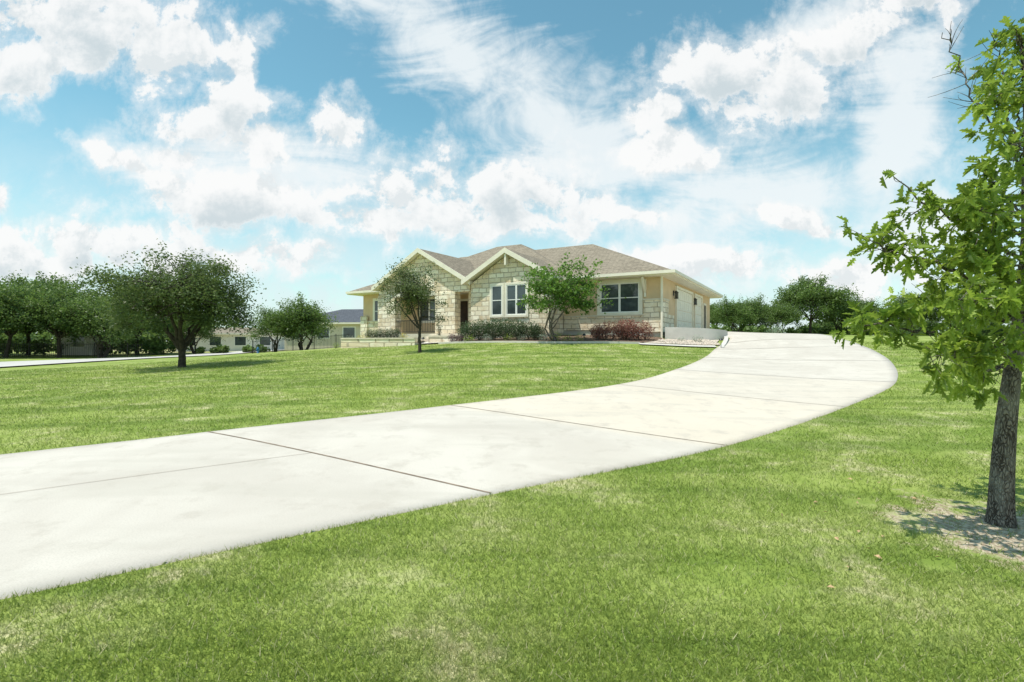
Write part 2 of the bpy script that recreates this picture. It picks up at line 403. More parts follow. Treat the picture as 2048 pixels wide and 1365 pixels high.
def fallen(n,seed):
    r=np.random.default_rng(seed); x=r.uniform(1.5,6.5,n*6); y=r.uniform(1.8,5.5,n*6)
    k=~inpoly(x,y,DP); w=np.exp(-((x-4)**2+(y-3.4)**2)/2.2); k&=r.random(n*6)<w; x=x[k][:n];y=y[k][:n];m=len(x)
    C=np.c_[x,y,H(x,y)+.02]; d=r.normal(size=(m,3)); d[:,2]*=.25; d/=np.linalg.norm(d,axis=1)[:,None]
    s=np.cross(d,np.array([0,0,1.])); s/=np.linalg.norm(s,axis=1)[:,None]; L=r.uniform(.025,.055,m)[:,None]
    up=np.array([[0,0,1.]])*L*.25
    V=np.stack([C-d*L*.5,C+s*L*.28+up,C+d*L*.5,C-s*L*.28+up*.3],1).reshape(-1,3)
    link('fallen_leaves',np_mesh('fallen_leaves',V,[np.arange(4*m).reshape(m,4)],[M['deadleaf']]))
fallen(70,6)

# ------------------------------------------------------------------ vegetation
def tube(path,rad,sides=8):
    path=np.array(path,float); n=len(path)
    T=np.gradient(path,axis=0); T/=np.linalg.norm(T,axis=1)[:,None]+1e-9
    ref=np.array([0,0,1.]) if abs(T[0][2])<.9 else np.array([1.,0,0])
    V=[]
    for i in range(n):
        a=np.cross(T[i],ref); a/=np.linalg.norm(a)+1e-9; b=np.cross(T[i],a)
        ang=np.arange(sides)/sides*2*np.pi
        V.append(path[i]+rad[i]*(np.cos(ang)[:,None]*a+np.sin(ang)[:,None]*b))
    V=np.concatenate(V); I=np.arange(n*sides).reshape(n,sides)
    F=np.stack([I[:-1],np.roll(I[:-1],-1,1),np.roll(I[1:],-1,1),I[1:]],-1).reshape(-1,4)
    return V,F
def bez(a,b,bend,n,r,jit=0):
    a=np.array(a,float);b=np.array(b,float); m=(a+b)/2+np.array(bend)
    t=np.linspace(0,1,n)[:,None]; P=(1-t)**2*a+2*t*(1-t)*m+t*t*b
    if jit: P[1:-1]+=r.normal(0,jit,(n-2,3))
    return P
def leafquads(C,size,r,asp=.55,flat=.3):
    n=len(C); d=r.normal(size=(n,3)); d[:,2]*=.7; d/=np.linalg.norm(d,axis=1)[:,None]
    u=r.normal(size=(n,3)); u[:,2]+=flat*2; s=np.cross(d,u); s/=np.linalg.norm(s,axis=1)[:,None]+1e-9
    L=(size*(.6+.8*r.random(n)))[:,None]
    a=C-d*L*.5; b=C+s*L*asp*.5; c=C+d*L*.5; e=C-s*L*asp*.5
    return np.stack([a,b,c,e],1).reshape(-1,3), np.arange(4*n).reshape(n,4)
LOBE=np.array([(0,0),(.05,.10),(.20,.20),(.10,.32),(.27,.46),(.11,.54),(.25,.72),(.09,.77),(.10,.90),(0,1.0)])
def lobeleaves(C,D,size,r):
    n=len(C); D=D/np.linalg.norm(D,axis=1)[:,None]
    u=r.normal(size=(n,3))*.6; u[:,2]+=1; s=np.cross(D,u); s/=np.linalg.norm(s,axis=1)[:,None]; nn=np.cross(s,D)
    L=(size*(.6+.8*r.random(n)))[:,None,None]; k=len(LOBE)
    lx=LOBE[:,0][None,:,None]; ly=LOBE[:,1][None,:,None]
    fold=r.uniform(.1,.7,n)[:,None,None]; curl=-r.uniform(.0,.5,n)[:,None,None]
    R=C[:,None]+L*(ly*D[:,None]+lx*s[:,None]+(lx*fold+curl*ly**2)*nn[:,None])
    Lf=C[:,None]+L*(ly*D[:,None]-lx*s[:,None]+(lx*fold+curl*ly**2)*nn[:,None])
    V=np.concatenate([R,Lf],1).reshape(-1,3)
    base=np.arange(n)[:,None]*2*k
    F=np.r_[base+np.arange(k)[None],base+k+np.arange(k)[::-1][None]]
    return V,F,2*k
def assemble(name,tubes,leafV,leafF,leafvar,bark,leafm):
    Vs=[];Fs=[];o=0
    for v,f in tubes: Vs.append(v);Fs.append(f+o);o+=len(v)
    nb=sum(len(f) for f in Fs); nbv=o
    F=[np.concatenate(Fs)] if Fs else []
    Vs.append(leafV); 
    F.append(leafF+o)
    V=np.concatenate(Vs); mi=np.r_[np.zeros(nb),np.ones(len(leafF))]
    sm=np.r_[np.ones(nb,bool),np.zeros(len(leafF),bool)]
    var=np.r_[np.zeros(nbv),leafvar]
    return np_mesh(name,V,F,[bark,leafm],midx=mi,var=var,smooth=sm)
def tree_mesh(name,seed,cz,rx,ry,rz,K,per,cr,leaf,tr,th,bark,leafm,nprim=6,lean=(0,0),multistem=0,low=-.6,spray=.3,cx=0):
    r=np.random.default_rng(seed); tubes=[]
    fork=np.array([lean[0],lean[1],th])
    if multistem:
        roots=[(r.normal(0,.12),r.normal(0,.12),-.1) for _ in range(multistem)]
        forks=[np.array([q[0]*3,q[1]*3,th]) for q in roots]
        for q,fk in zip(roots,forks):
            P=bez(q,fk,(r.normal(0,.05),r.normal(0,.05),0),6,r,.01); tubes.append(tube(P,np.linspace(tr,tr*.75,6)))
    else:
        P=bez((0,0,-.15),fork,(r.normal(0,.06),r.normal(0,.06),0),8,r,.015); rad=np.linspace(tr*1.05,tr*.8,8); rad[0]*=1.45; rad[1]*=1.12
        tubes.append(tube(P,rad,10)); forks=[fork]
    nodes=[]
    for i in range(nprim):
        a=2*np.pi*(i+r.uniform(-.3,.3))/nprim; q=r.uniform(.35,.6)
        e=np.array([cx+np.cos(a)*rx*q,np.sin(a)*ry*q,cz+rz*r.uniform(-.25,.45)])
        fk=forks[i%len(forks)]
        P=bez(fk-np.array([0,0,.05]),e,(0,0,-.12*rz+r.normal(0,.1)),9,r,.04*rx/3)
        tubes.append(tube(P,np.linspace(tr*.6,tr*.22,9),7))
        for k in range(3,9): nodes.append((P[k],tr*(.6-.38*k/8)))
    e=np.array([lean[0]*1.5+cx,lean[1]*1.5,cz+rz*.6]); P=bez(forks[0],e,(r.normal(0,.15),r.normal(0,.15),0),9,r,.05); tubes.append(tube(P,np.linspace(tr*.6,tr*.15,9),7))
    for k in range(2,9): nodes.append((P[k],tr*.25))
    NP=np.array([q[0] for q in nodes])
    LV=[];va=[]
    ph=r.uniform(0,6.28,6)
    for i in range(K):
        d=r.normal(size=3); d/=np.linalg.norm(d)
        if d[2]<low: d[2]=-d[2]*.3
        a=np.arctan2(d[1],d[0]); lump=1+.12*np.sin(3*a+ph[0])+.09*np.sin(5*a+ph[1]+3*d[2])+.08*np.sin(7*d[2]+ph[2]+2*a)
        q=(r.random()**.38)*lump
        c=np.array([cx+d[0]*rx*q,d[1]*ry*q,cz+d[2]*rz*q])
        j=np.argmin(((NP-c)**2).sum(1)+1e-3); s=NP[j]
        P=bez(s,c,(0,0,.08*np.linalg.norm(c-s)),5,r,.03); rr=min(nodes[j][1],.03+.012*np.linalg.norm(c-s))
        tubes.append(tube(P,np.linspace(rr*.7,.006,5),4))
        n=int(per*r.uniform(.5,1.4)); 
        g=r.normal(size=(n,3))*np.array([cr,cr,cr*.7])*r.uniform(.6,1.25)
        if r.random()<spray:
            t=r.random(n//3)[:,None]; out=d*np.array([1,1,1.1]); g[:n//3]=out*t*cr*2.2+r.normal(size=(n//3,3))*cr*.28
        LV.append(c+g)
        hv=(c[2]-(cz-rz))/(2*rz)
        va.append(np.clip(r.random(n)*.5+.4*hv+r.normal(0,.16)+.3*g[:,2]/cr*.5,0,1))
    C=np.concatenate(LV); vv=np.concatenate(va)
    k=C[:,2]>.12; C=C[k];vv=vv[k]
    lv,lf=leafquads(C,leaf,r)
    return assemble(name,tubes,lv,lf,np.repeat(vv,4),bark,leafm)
def put(name,me,x,y,rz=0,sc=1,dz=0): return link(name,me,(x,y,h1(x,y)+dz),rz,sc)

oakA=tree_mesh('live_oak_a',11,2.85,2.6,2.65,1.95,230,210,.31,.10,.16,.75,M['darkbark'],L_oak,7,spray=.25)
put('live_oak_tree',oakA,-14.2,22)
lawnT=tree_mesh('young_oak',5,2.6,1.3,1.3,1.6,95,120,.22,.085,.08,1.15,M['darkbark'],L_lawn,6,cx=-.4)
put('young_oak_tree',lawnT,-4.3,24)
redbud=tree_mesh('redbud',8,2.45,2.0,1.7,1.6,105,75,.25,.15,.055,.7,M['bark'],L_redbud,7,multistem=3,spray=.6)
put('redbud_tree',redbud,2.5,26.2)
bgA=tree_mesh('bg_oak_a',21,4.3,3.7,3.5,2.5,170,150,.5,.21,.17,2.0,M['darkbark'],L_oak2,6)
bgB=tree_mesh('bg_oak_b',22,4.0,3.3,3.5,2.35,150,150,.47,.21,.15,1.9,M['darkbark'],L_oak2,5,lean=(.5,.2))
bgC=tree_mesh('bg_oak_c',23,2.8,2.6,2.6,1.9,110,150,.42,.16,.11,.9,M['darkbark'],L_oak2,5,multistem=3)
for i,(x,y,m,s) in enumerate([(-50,47,bgA,1.08),(-45.5,46,bgB,1.02),(-42,47.5,bgA,.9),(-46,52,bgA,1.1),(-39.3,49,bgB,.9),(-52,55,bgA,1.15),(-41,56,bgA,1.0),(-38.2,47.5,bgC,1.05),(-57,50,bgB,1.15),(-44,60,bgA,1.1),(-60,58,bgA,1.1),
      (-48,42,bgB,.95),(-54,44,bgA,1.0),(-37.0,60,bgC,1.0)]):
    put('oak_tree',m,x,y,i*1.3,s)
put('small_oak_tree',bgC,-21.5,46.5,.3,.82); put('small_oak_tree',bgC,-18.6,45.5,2.2,.93); put('small_oak_tree',bgC,-20,49,4.0,.8)
for i,(x,y,m,s) in enumerate([(24.5,57,bgC,.85),(27.5,60,bgC,.95),(30.5,58,bgC,.8),(35.0,60,bgA,.97),(32,68,bgB,.75),(39.0,61,bgC,1.0),(43,63,bgC,1.0),(47,60,bgB,.8),(51,58,bgC,1.2),(55,56,bgA,.85),(60,58,bgC,1.3),(29,74,bgB,.8)]):
    put('oak_tree',m,x,y,i*2.1+1,s)

def distant_mass(name,specs,leafm,leaf,seed):
    r=np.random.default_rng(seed); C=[];va=[]
    for (x0,x1,y0,y1,hh,n) in specs:
        for i in range(n):
            x=r.uniform(x0,x1);y=r.uniform(y0,y1);z=h1(x,y); R=r.uniform(1.8,3.4)*hh/5; top=hh*r.uniform(.7,1.1)
            m=150; d=r.normal(size=(m,3)); d/=np.linalg.norm(d,axis=1)[:,None]; d*=(r.random(m)**.4)[:,None]
            lump=1+.25*np.sin(4*np.arctan2(d[:,1],d[:,0])+i)
            c=np.c_[x+d[:,0]*R*lump,y+d[:,1]*R*lump,z+top*.52+d[:,2]*top*.5]
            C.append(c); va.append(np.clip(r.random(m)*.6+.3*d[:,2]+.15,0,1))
    C=np.concatenate(C);va=np.concatenate(va); lv,lf=leafquads(C,leaf,r,.8)
    me=np_mesh(name,lv,[lf],[leafm],var=np.repeat(va,4)); link(name,me)
distant_mass('distant_tree_line',[(-150,-60,85,130,7,110),(-60,160,130,170,4.5,150),(60,150,90,120,6,60),(-200,-90,60,90,8,60)],L_oak2,.75,4)
distant_mass('brush_thicket',[(-64,-39,54,64,2.0,50),(24,60,58,66,1.6,40),(20,26,50,55,1.0,5),(-36,-28,58,60,.9,10)],L_oak2,.3,5)

# near tree at the right
def near_tree():
    r=np.random.default_rng(12); tubes=[]
    def P(*a): return [W(*q) for q in a]
    def sm(pts,k=5): return catmull(np.array(pts),k)
    trunk=sm(P((2001,1060,4.2),(2004,960,4.2),(2012,850,4.2),(2024,750,4.2),(2040,630,4.22),(2050,500,4.25),(2050,380,4.25),(2052,250,4.2),(2046,130,4.2),(2040,60,4.2)))
    n=len(trunk); rad=np.interp(np.linspace(0,1,n),[0,.05,.12,.3,.45,.6,1],[.115,.086,.078,.062,.043,.026,.007])
    tubes.append(tube(trunk,rad,14))
    B=[ (P((2032,715,4.2),(1960,690,4.1),(1880,668,4.0),(1800,655,3.9),(1715,645,3.85)),.018,1.0),
        (P((2044,600,4.22),(1960,570,4.1),(1870,525,3.95),(1790,505,3.85),(1738,475,3.8)),.018,1.0),
        (P((2050,520,4.25),(1975,478,4.2),(1900,435,4.15),(1835,395,4.1),(1785,350,4.1)),.016,.95),
        (P((2050,350,4.25),(1990,255,4.3),(1945,190,4.35),(1918,125,4.4),(1885,65,4.4)),.010,.0),
        (P((2044,640,4.2),(1975,640,4.4),(1900,610,4.6),(1835,595,4.75)),.014,.8),
        (P((2030,735,4.2),(1965,738,4.0),(1905,715,3.8),(1855,700,3.65)),.012,.9),
        (P((2036,700,4.2),(1990,740,4.5),(1955,740,4.8),(1930,735,5.0)),.012,.8),
        (P((2050,560,4.25),(2000,540,4.5),(1940,520,4.8),(1900,490,5.0)),.014,.8),
        (P((2050,480,4.25),(2010,440,4.0),(1980,420,3.8),(1950,420,3.6)),.014,1.0),
        (P((2050,440,4.25),(2020,400,4.3),(1995,370,4.4),(1965,360,4.5)),.012,.9),
        (P((2046,540,4.2),(2010,520,4.0),(1975,500,3.9),(1935,500,3.8)),.012,.8),
        (P((2044,620,4.22),(2000,610,3.9),(1960,600,3.6),(1910,600,3.4)),.014,.9),
        (P((2040,660,4.2),(2010,680,4.0),(1985,700,3.9),(1950,705,3.8)),.010,.9),
        (P((2050,300,4.25),(2020,240,4.1),(1995,200,4.0),(1975,165,3.95)),.010,.9),
        (P((2050,280,4.25),(2035,230,4.2),(2020,190,4.2),(2010,150,4.2)),.009,.9),
        (P((2050,220,4.2),(2015,160,4.3),(2000,120,4.4),(1990,80,4.4)),.008,.4),
        (P((2050,400,4.25),(2090,320,4.3),(2130,240,4.4),(2150,160,4.4)),.014,.9),
        (P((2050,560,4.25),(2120,500,4.3),(2190,430,4.4),(2260,380,4.4)),.018,.9),
        (P((2044,640,4.2),(2120,600,4.1),(2200,570,4.0),(2290,550,4.0)),.018,.9),
        (P((2050,500,4.25),(2100,470,4.0),(2140,440,3.7),(2180,400,3.5)),.016,.9),
        (P((2040,690,4.2),(2090,660,4.5),(2150,640,4.9),(2200,620,5.2)),.016,.9),
        (P((2050,450,4.25),(2060,400,4.5),(2080,350,4.8),(2090,300,5.0)),.014,.9),
        (P((2048,560,4.25),(2030,560,3.9),(2010,540,3.7)),.012,.9),
        (P((2050,330,4.25),(2040,300,4.0),(2025,290,3.8)),.010,.8),
        (P((2046,140,4.2),(2060,100,4.2),(2070,60,4.2)),.007,.7),
        (P((2046,130,4.2),(2035,90,4.2),(2030,50,4.15)),.007,.7)]
    C=[];D=[];va=[]
    def cluster(tip,dirn,m,spread):
        base=r.normal(.5,.28)
        for _ in range(m):
            d=dirn*.7+r.normal(size=3)*.75; d[2]-=.3; d/=np.linalg.norm(d)
            C.append(tip+r.normal(size=3)*spread); D.append(d); va.append(np.clip(base+r.normal(0,.2),0,1))
    for pts,rd,dens in B:
        Q=sm(pts,6); n=len(Q); Q[1:-1]+=r.normal(0,.012,(n-2,3)); tubes.append(tube(Q,np.linspace(rd,.003,n),6))
        L=np.linalg.norm(np.diff(Q,axis=0),axis=1).sum()
        nt=int(L*17)+4
        for j in range(nt):
            u=r.uniform(.12,1.0)**.85; k=min(int(u*(n-1)),n-2); s=Q[k]; tdir=Q[k+1]-Q[k]; tdir/=np.linalg.norm(tdir)
            d=tdir*.7+r.normal(size=3)*.75; d/=np.linalg.norm(d); ln=r.uniform(.08,.32)*(1.1-.4*u)
            e=s+d*ln; Pb=bez(s,e,r.normal(0,.02,3),5,r); tubes.append(tube(Pb,np.linspace(.0035,.0013,5),4))
            if dens==0 and j%5: continue
            if r.random()<max(dens,.3):
                cluster(e,d,r.integers(6,11),.018)
                cluster((s+e)/2,d,r.integers(1,4),.025)
        if dens>0: cluster(Q[-1],tdir,8,.02)
    C=np.array(C);D=np.array(D);va=np.array(va)
    lv,lf,k=lobeleaves(C,D,.092,r)
    n=len(C); me=assemble('red_oak_tree',tubes,lv,lf,np.repeat(va,k),M['nbark'],L_near)
    link('red_oak_tree',me)
near_tree()

def shrub_mesh(name,seed,lobes,n,leaf,leafm,asp=.6,spiky=False):
    r=np.random.default_rng(seed); C=[];va=[];tubes=[]
    for (cx,cy,cz,a,b,c) in lobes:
        m=int(n*a*b*c/(.5**3)); m=max(m,60)
        d=r.normal(size=(m,3)); d/=np.linalg.norm(d,axis=1)[:,None]; q=(r.random(m)**.3)*(1+.14*np.sin(5*d[:,0]*3+cx)*np.sin(4*d[:,1]*3+cy)+.12*np.sin(9*d[:,2]))
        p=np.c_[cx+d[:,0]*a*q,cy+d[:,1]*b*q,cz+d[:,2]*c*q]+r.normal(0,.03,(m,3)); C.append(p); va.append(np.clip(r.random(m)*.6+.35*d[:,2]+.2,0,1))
        for _ in range(5):
            t=np.array([cx+r.normal(0,a*.4),cy+r.normal(0,b*.4),cz+c*.5]); tubes.append(tube(bez((cx,cy,-.1),t,(0,0,0),4,r),np.linspace(.02,.006,4),4))
    C=np.concatenate(C);va=np.concatenate(va);k=C[:,2]>0; C=C[k];va=va[k]
    lv,lf=leafquads(C,leaf,r,asp)
    return assemble(name,tubes,lv,lf,np.repeat(va,4),M['bark'],leafm)
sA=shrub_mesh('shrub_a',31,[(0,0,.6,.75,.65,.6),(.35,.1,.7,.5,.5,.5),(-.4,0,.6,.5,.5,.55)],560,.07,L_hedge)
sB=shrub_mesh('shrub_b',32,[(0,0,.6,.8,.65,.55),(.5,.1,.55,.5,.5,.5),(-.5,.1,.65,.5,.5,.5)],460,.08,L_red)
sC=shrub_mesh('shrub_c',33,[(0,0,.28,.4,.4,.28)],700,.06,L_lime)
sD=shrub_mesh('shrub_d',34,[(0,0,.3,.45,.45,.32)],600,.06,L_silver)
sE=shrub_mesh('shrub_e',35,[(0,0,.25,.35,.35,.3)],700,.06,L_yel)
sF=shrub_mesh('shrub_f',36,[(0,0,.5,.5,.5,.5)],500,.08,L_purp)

# ------------------------------------------------------------------ the house
house=empty('stone_ranch_house',(8.5,27,0),math.radians(-30))
def loc2w(x,y):
    c=math.cos(math.radians(-30));s=math.sin(math.radians(-30)); return 8.5+c*x-s*y, 27+s*x+c*y
ZE=5.24
def hip(name,x0,x1,y0,y1,ze,zr,yr,xa,xb,mats,parent,t=.2,fascia=True):
    v=[(x0,y0,ze),(x1,y0,ze),(x1,y1,ze),(x0,y1,ze),(xa,yr,zr),(xb,yr,zr)]
    f=[(0,1,5,4),(1,2,5),(2,3,4,5),(3,0,4)]; mi=[0,0,0,0]
    if fascia:
        v+=[(x0,y0,ze-t),(x1,y0,ze-t),(x1,y1,ze-t),(x0,y1,ze-t)]
        f+=[(6,7,1,0),(7,8,2,1),(8,9,3,2),(9,6,0,3),(9,8,7,6)]; mi+=[1]*5
    return mk(name,v,f,mats,mi,parent)
hip('main_roof',-24.4,0,0,17.6,ZE,8.5,7.3,-19,-7.3,[M['shingle'],M['cream']],house)
hip('upper_roof',-22.6,-5.6,.15,16,ZE+.03,9.05,7.3,-15.4,-13.2,[M['shingle'],M['cream']],house,fascia=False)
boxes('gutter',[(-24.4,-20.4,-.13,-.003,ZE-.14,ZE+.02),(-6.2,.13,-.13,-.003,ZE-.14,ZE+.02),(.003,.13,.0,17.6,ZE-.14,ZE+.02)],M['cream'],house)
boxes('downspout',[(-.78,-.68,.52,.62,1.4,ZE-.2),(-12.35,-12.27,-.4,-.32,1.6,ZE-.2)],M['cream'],house)
def gable(name,xc,half,ze,zp,y0,y1,t=.22):
    poly=[(xc-half,ze),(xc,zp),(xc+half,ze),(xc+half,ze-t),(xc,zp-t),(xc-half,ze-t)]
    midx=[1,1]+[0 if i in (0,1) else 1 for i in range(6)]
    prism(name,poly,y0,y1,[M['shingle'],M['cream']],house,midx)
    for sgn in (-1,1):
        p=[(xc,zp+.03),(xc+sgn*(half+.03),ze+.03),(xc+sgn*(half+.03),ze-.27),(xc,zp-.27)]
        if sgn==1: p=p[::-1]
        prism(name+'_rake',p,y0-.06,y0-.003,M['cream'],house)
gable('stone_gable_roof',-9.35,3.1,ZE,6.98,-1.65,5.0)
gable('entry_gable_roof',-16.15,4.15,ZE,7.62,-1.45,7.0)
box('main_walls',-23.5,-.8,.8,16.8,2.0,ZE-.2,M['stucco'],house)
box('foundation',-23.45,-.85,.85,16.75,.3,2.0,M['skirt'],house)
box('front_foundation',-6.65,-.83,.77,.85,.3,2.15,M['skirt'],house)
box('wainscot_front',-6.6,-1.75,.70,.797,2.15,2.92,M['stone'],house)
box('wainscot_cap',-6.6,-1.75,.66,.797,2.923,3.0,M['flag'],house)
box('corner_pier',-1.75,-.68,.66,1.9,2.0,3.75,M['stone'],house)
box('corner_pier_cap',-1.8,-.63,.61,1.95,3.753,3.84,M['flag'],house)
box('side_wainscot',-.797,-.70,1.95,3.4,2.0,3.0,M['stone'],house)
boxes('trim_band',[(-5.95,-1.95,.74,.797,4.95,5.03)],M['cream'],house)
p=[(-12.05,1.9),(-6.65,1.9),(-6.65,ZE-.2),(-9.35,6.72),(-12.05,ZE-.2)]
prism('stone_gable_wall',p,-1.25,.79,M['stone'],house)
box('stone_wing_foundation',-12.0,-6.7,-1.22,.78,.3,1.9,M['skirt'],house)
box('gable_bracket_post',-9.41,-9.29,-1.64,-1.3,6.0,6.7,M['cream'],house)
box('porch_floor',-20.1,-12.06,-1.5,.79,.6,1.98,M['flag'],house)
p=[(-20.05,4.65),(-13.3,4.65),(-12.25,4.65),(-12.25,ZE-.2),(-16.15,7.36),(-20.05,ZE-.2)]
prism('entry_gable_wall',p,-1.05,-.6,M['stone'],house)
box('entry_pier',-15.0,-13.4,-1.1,-.5,1.98,4.655,M['stone'],house)
box('entry_pier_left',-20.1,-18.5,-1.1,-.5,1.98,4.655,M['stone'],house)
box('entry_side_wall',-12.9,-12.25,-.3,.79,1.98,ZE-.2,M['stone'],house)
box('porch_ceiling',-20.05,-12.25,-.6,.79,4.66,4.72,M['cream'],house)
box('entry_beam',-18.5,-15.0,-1.12,-1.055,4.5,4.8,M['cream'],house)
boxes('entry_door',[(-14.65,-13.65,.74,.797,2.0,4.2)],M['ddoor'],house)
boxes('entry_door_frame',[(-14.8,-14.65,.70,.797,2.0,4.35),(-13.65,-13.5,.70,.797,2.0,4.35),(-14.65,-13.65,.70,.797,4.2,4.35)],M['cream'],house)
box('left_wainscot',-23.55,-20.1,.70,.797,1.2,2.95,M['stone'],house)
box('left_wainscot_cap',-23.6,-20.1,.66,.797,2.953,3.03,M['flag'],house)
box('left_pier',-23.6,-22.9,.6,.697,1.2,3.4,M['stone'],house)
def window(x0,x1,z0,z1,y,n=1,tw=.13):
    tr=[(x0-tw,x0,y-.07,y-.003,z0-tw,z1+tw),(x1,x1+tw,y-.07,y-.003,z0-tw,z1+tw),(x0,x1,y-.07,y-.003,z1,z1+tw),(x0,x1,y-.09,y-.003,z0-tw,z0)]
    boxes('window_trim',tr,M['cream'],house)
    w=(x1-x0)/n; fr=[]
    for i in range(n):
        a=x0+i*w; b=a+w; f=.06
        fr+=[(a+.001,a+f,y-.055,y-.004,z0+.001,z1-.001),(b-f,b-.001,y-.055,y-.004,z0+.001,z1-.001),(a+f,b-f,y-.055,y-.004,z1-f,z1-.001),(a+f,b-f,y-.055,y-.004,z0+.001,z0+f),
             (a+f,b-f,y-.05,y-.004,(z0+z1)/2-.025,(z0+z1)/2+.025)]
    boxes('window_frame',fr,M['white'],house)
    boxes('window_glass',[(x0+.05,x1-.05,y-.02,y-.006,z0+.05,z1-.05)],M['glass'],house)
window(-4.3,-1.98-.05,3.12,4.8,.8,2,.2)
window(-10.5,-9.75,3.05,4.85,-1.25,1)
window(-9.45,-8.1,3.05,4.85,-1.25,2)
window(-22.3,-21.5,2.9,4.6,.8,1)
window(-20.95,-20.3,2.9,4.6,.8,1)
window(-17.8,-16.2,2.9,4.5,.8,2)
for xx in (-1.75,-5.95):
    a=[(.797,4.2),(.797,4.05),(.1,5.0),(.25,5.0)]
    V=[(xx,q[0],q[1]) for q in a]+[(xx+.12,q[0],q[1]) for q in a]
    mk('knee_brace',V,[(0,1,2,3),(7,6,5,4),(0,4,5,1),(1,5,6,2),(2,6,7,3),(3,7,4,0)],M['cream'],parent=house)
    boxes('knee_brace_post',[(xx,xx+.12,.70,.797,3.95,4.95)],M['cream'],house)
def gdoor(y0,y1,z0,z1):
    x=-.8
    boxes('garage_door_frame',[(x+.003,x+.12,y0-.14,y0,z0,z1+.14),(x+.003,x+.12,y1,y1+.14,z0,z1+.14),(x+.003,x+.12,y0,y1,z1,z1+.14)],M['cream'],house)
    P=[];k=4;dz=(z1-z0)/k
    for i in range(k):
        P.append((x+.003,x+.03,y0+.002,y1-.002,z0+i*dz+.012,z0+(i+1)*dz-.012))
        m=int(round((y1-y0)/.62)); dy=(y1-y0)/m
        for j in range(m): P.append((x+.0305,x+.045,y0+j*dy+.08,y0+(j+1)*dy-.08,z0+i*dz+.1,z0+(i+1)*dz-.1))
    boxes('garage_door',P,M['gdoor'],house)
gdoor(4.2,9.1,2.12,4.7); gdoor(10.0,12.7,2.12,4.7)
boxes('side_door',[(-.797,-.76,13.7,14.6,2.12,4.25)],M['ddoor'],house)
boxes('side_door_frame',[(-.797,-.73,13.55,13.7,2.12,4.4),(-.797,-.73,14.6,14.75,2.12,4.4),(-.797,-.73,13.7,14.6,4.25,4.4)],M['cream'],house)
def lantern(y,z):
    x=-.8
    boxes('wall_lantern',[(x+.003,x+.05,y-.07,y+.07,z-.05,z+.25),(x+.05,x+.2,y-.02,y+.02,z+.2,z+.24),(x+.08,x+.30,y-.11,y+.11,z+.12,z+.16),
      (x+.10,x+.12,y-.09,y-.07,z-.2,z+.12),(x+.26,x+.28,y-.09,y-.07,z-.2,z+.12),(x+.10,x+.12,y+.07,y+.09,z-.2,z+.12),(x+.26,x+.28,y+.07,y+.09,z-.2,z+.12),(x+.09,x+.29,y-.1,y+.1,z-.24,z-.2),(x+.13,x+.25,y-.05,y+.05,z+.16,z+.2)],M['black'],house)
    boxes('lantern_glass',[(x+.125,x+.255,y-.065,y+.065,z-.195,z+.115)],M['glass'],house)
lantern(3.6,4.25); lantern(9.55,4.25)
R=[(-18.45,-15.05,-1.02,-.98,2.85,2.9),(-18.45,-15.05,-1.01,-.99,2.1,2.13)]
R+=[(x,x+.02,-1.01,-.99,2.13,2.85) for x in np.arange(-18.4,-15.1,.14)]
boxes('porch_railing',R,M['black'],house)
boxes('entry_steps',[(-15.1,-12.9,-1.95,-1.503,.6,1.82),(-15.1,-12.9,-2.4,-1.953,.6,1.66),(-15.1,-12.9,-2.85,-2.403,.6,1.50)],M['flag'],house)

# ------------------------------------------------------------------ retaining wall and hardscape
def wallpath(name,pts,tops,thick,mat,bottom=.6,capmat=None):
    P=catmull(np.array(pts,float),6); T=np.interp(np.linspace(0,1,len(P)),np.linspace(0,1,len(tops)),tops)
    Tn=np.gradient(P,axis=0); Tn/=np.linalg.norm(Tn,axis=1)[:,None]; Nn=np.c_[-Tn[:,1],Tn[:,0]]*thick/2
    V=[];F=[]
    for i in range(len(P)):
        a=P[i]-Nn[i];b=P[i]+Nn[i]
        V+=[(*a,bottom),(*a,T[i]),(*b,T[i]),(*b,bottom)]
    for i in range(len(P)-1):
        o=4*i
        for k in range(3): F.append((o+k,o+k+4,o+k+5,o+k+1))
    F+=[(0,1,2,3)]; o=4*(len(P)-1); F.append((o+3,o+2,o+1,o))
    return mk(name,V,F,mat)
wallpath('concrete_retaining_wall',[(8.25,27.55),(9.2,27.15),(10.3,27.0),(11.2,27.25),(11.55,27.7)],[2.25,2.22,2.16,2.08,1.98],.22,M['wallc'])
wallpath('driveway_kerb',[(11.55,27.9),(11.3,27.0),(10.8,26.0),(10.2,24.9)],[1.98,1.72,1.45,1.22],.2,M['wallc'])
V=[(8.35,27.75,2.02),(9.2,27.35,2.02),(10.3,27.2,2.0),(11.3,27.5,1.97),(12.2,29,2.0),(12.2,31.5,2.04),(10.2,31.5,2.05)]
mk('garage_apron',V,[tuple(range(len(V)))],M['conc'])
def patch(name,pts,mat,off):
    P=np.array(pts,float); x0,y0=P.min(0);x1,y1=P.max(0)
    import bmesh
    bm=bmesh.new(); vs=[bm.verts.new((p[0],p[1],0)) for p in P]; bm.faces.new(vs)
    for k in np.arange(math.floor(x0),x1,.5):
        bmesh.ops.bisect_plane(bm,geom=bm.verts[:]+bm.edges[:]+bm.faces[:],plane_co=(k,0,0),plane_no=(1,0,0))
    for k in np.arange(math.floor(y0),y1,.5):
        bmesh.ops.bisect_plane(bm,geom=bm.verts[:]+bm.edges[:]+bm.faces[:],plane_co=(0,k,0),plane_no=(0,1,0))
    for v in bm.verts: v.co.z=h1(v.co.x,v.co.y)+off
    me=bpy.data.meshes.new(name); bm.to_mesh(me); bm.free(); me.materials.append(mat)
    return link(name,me)
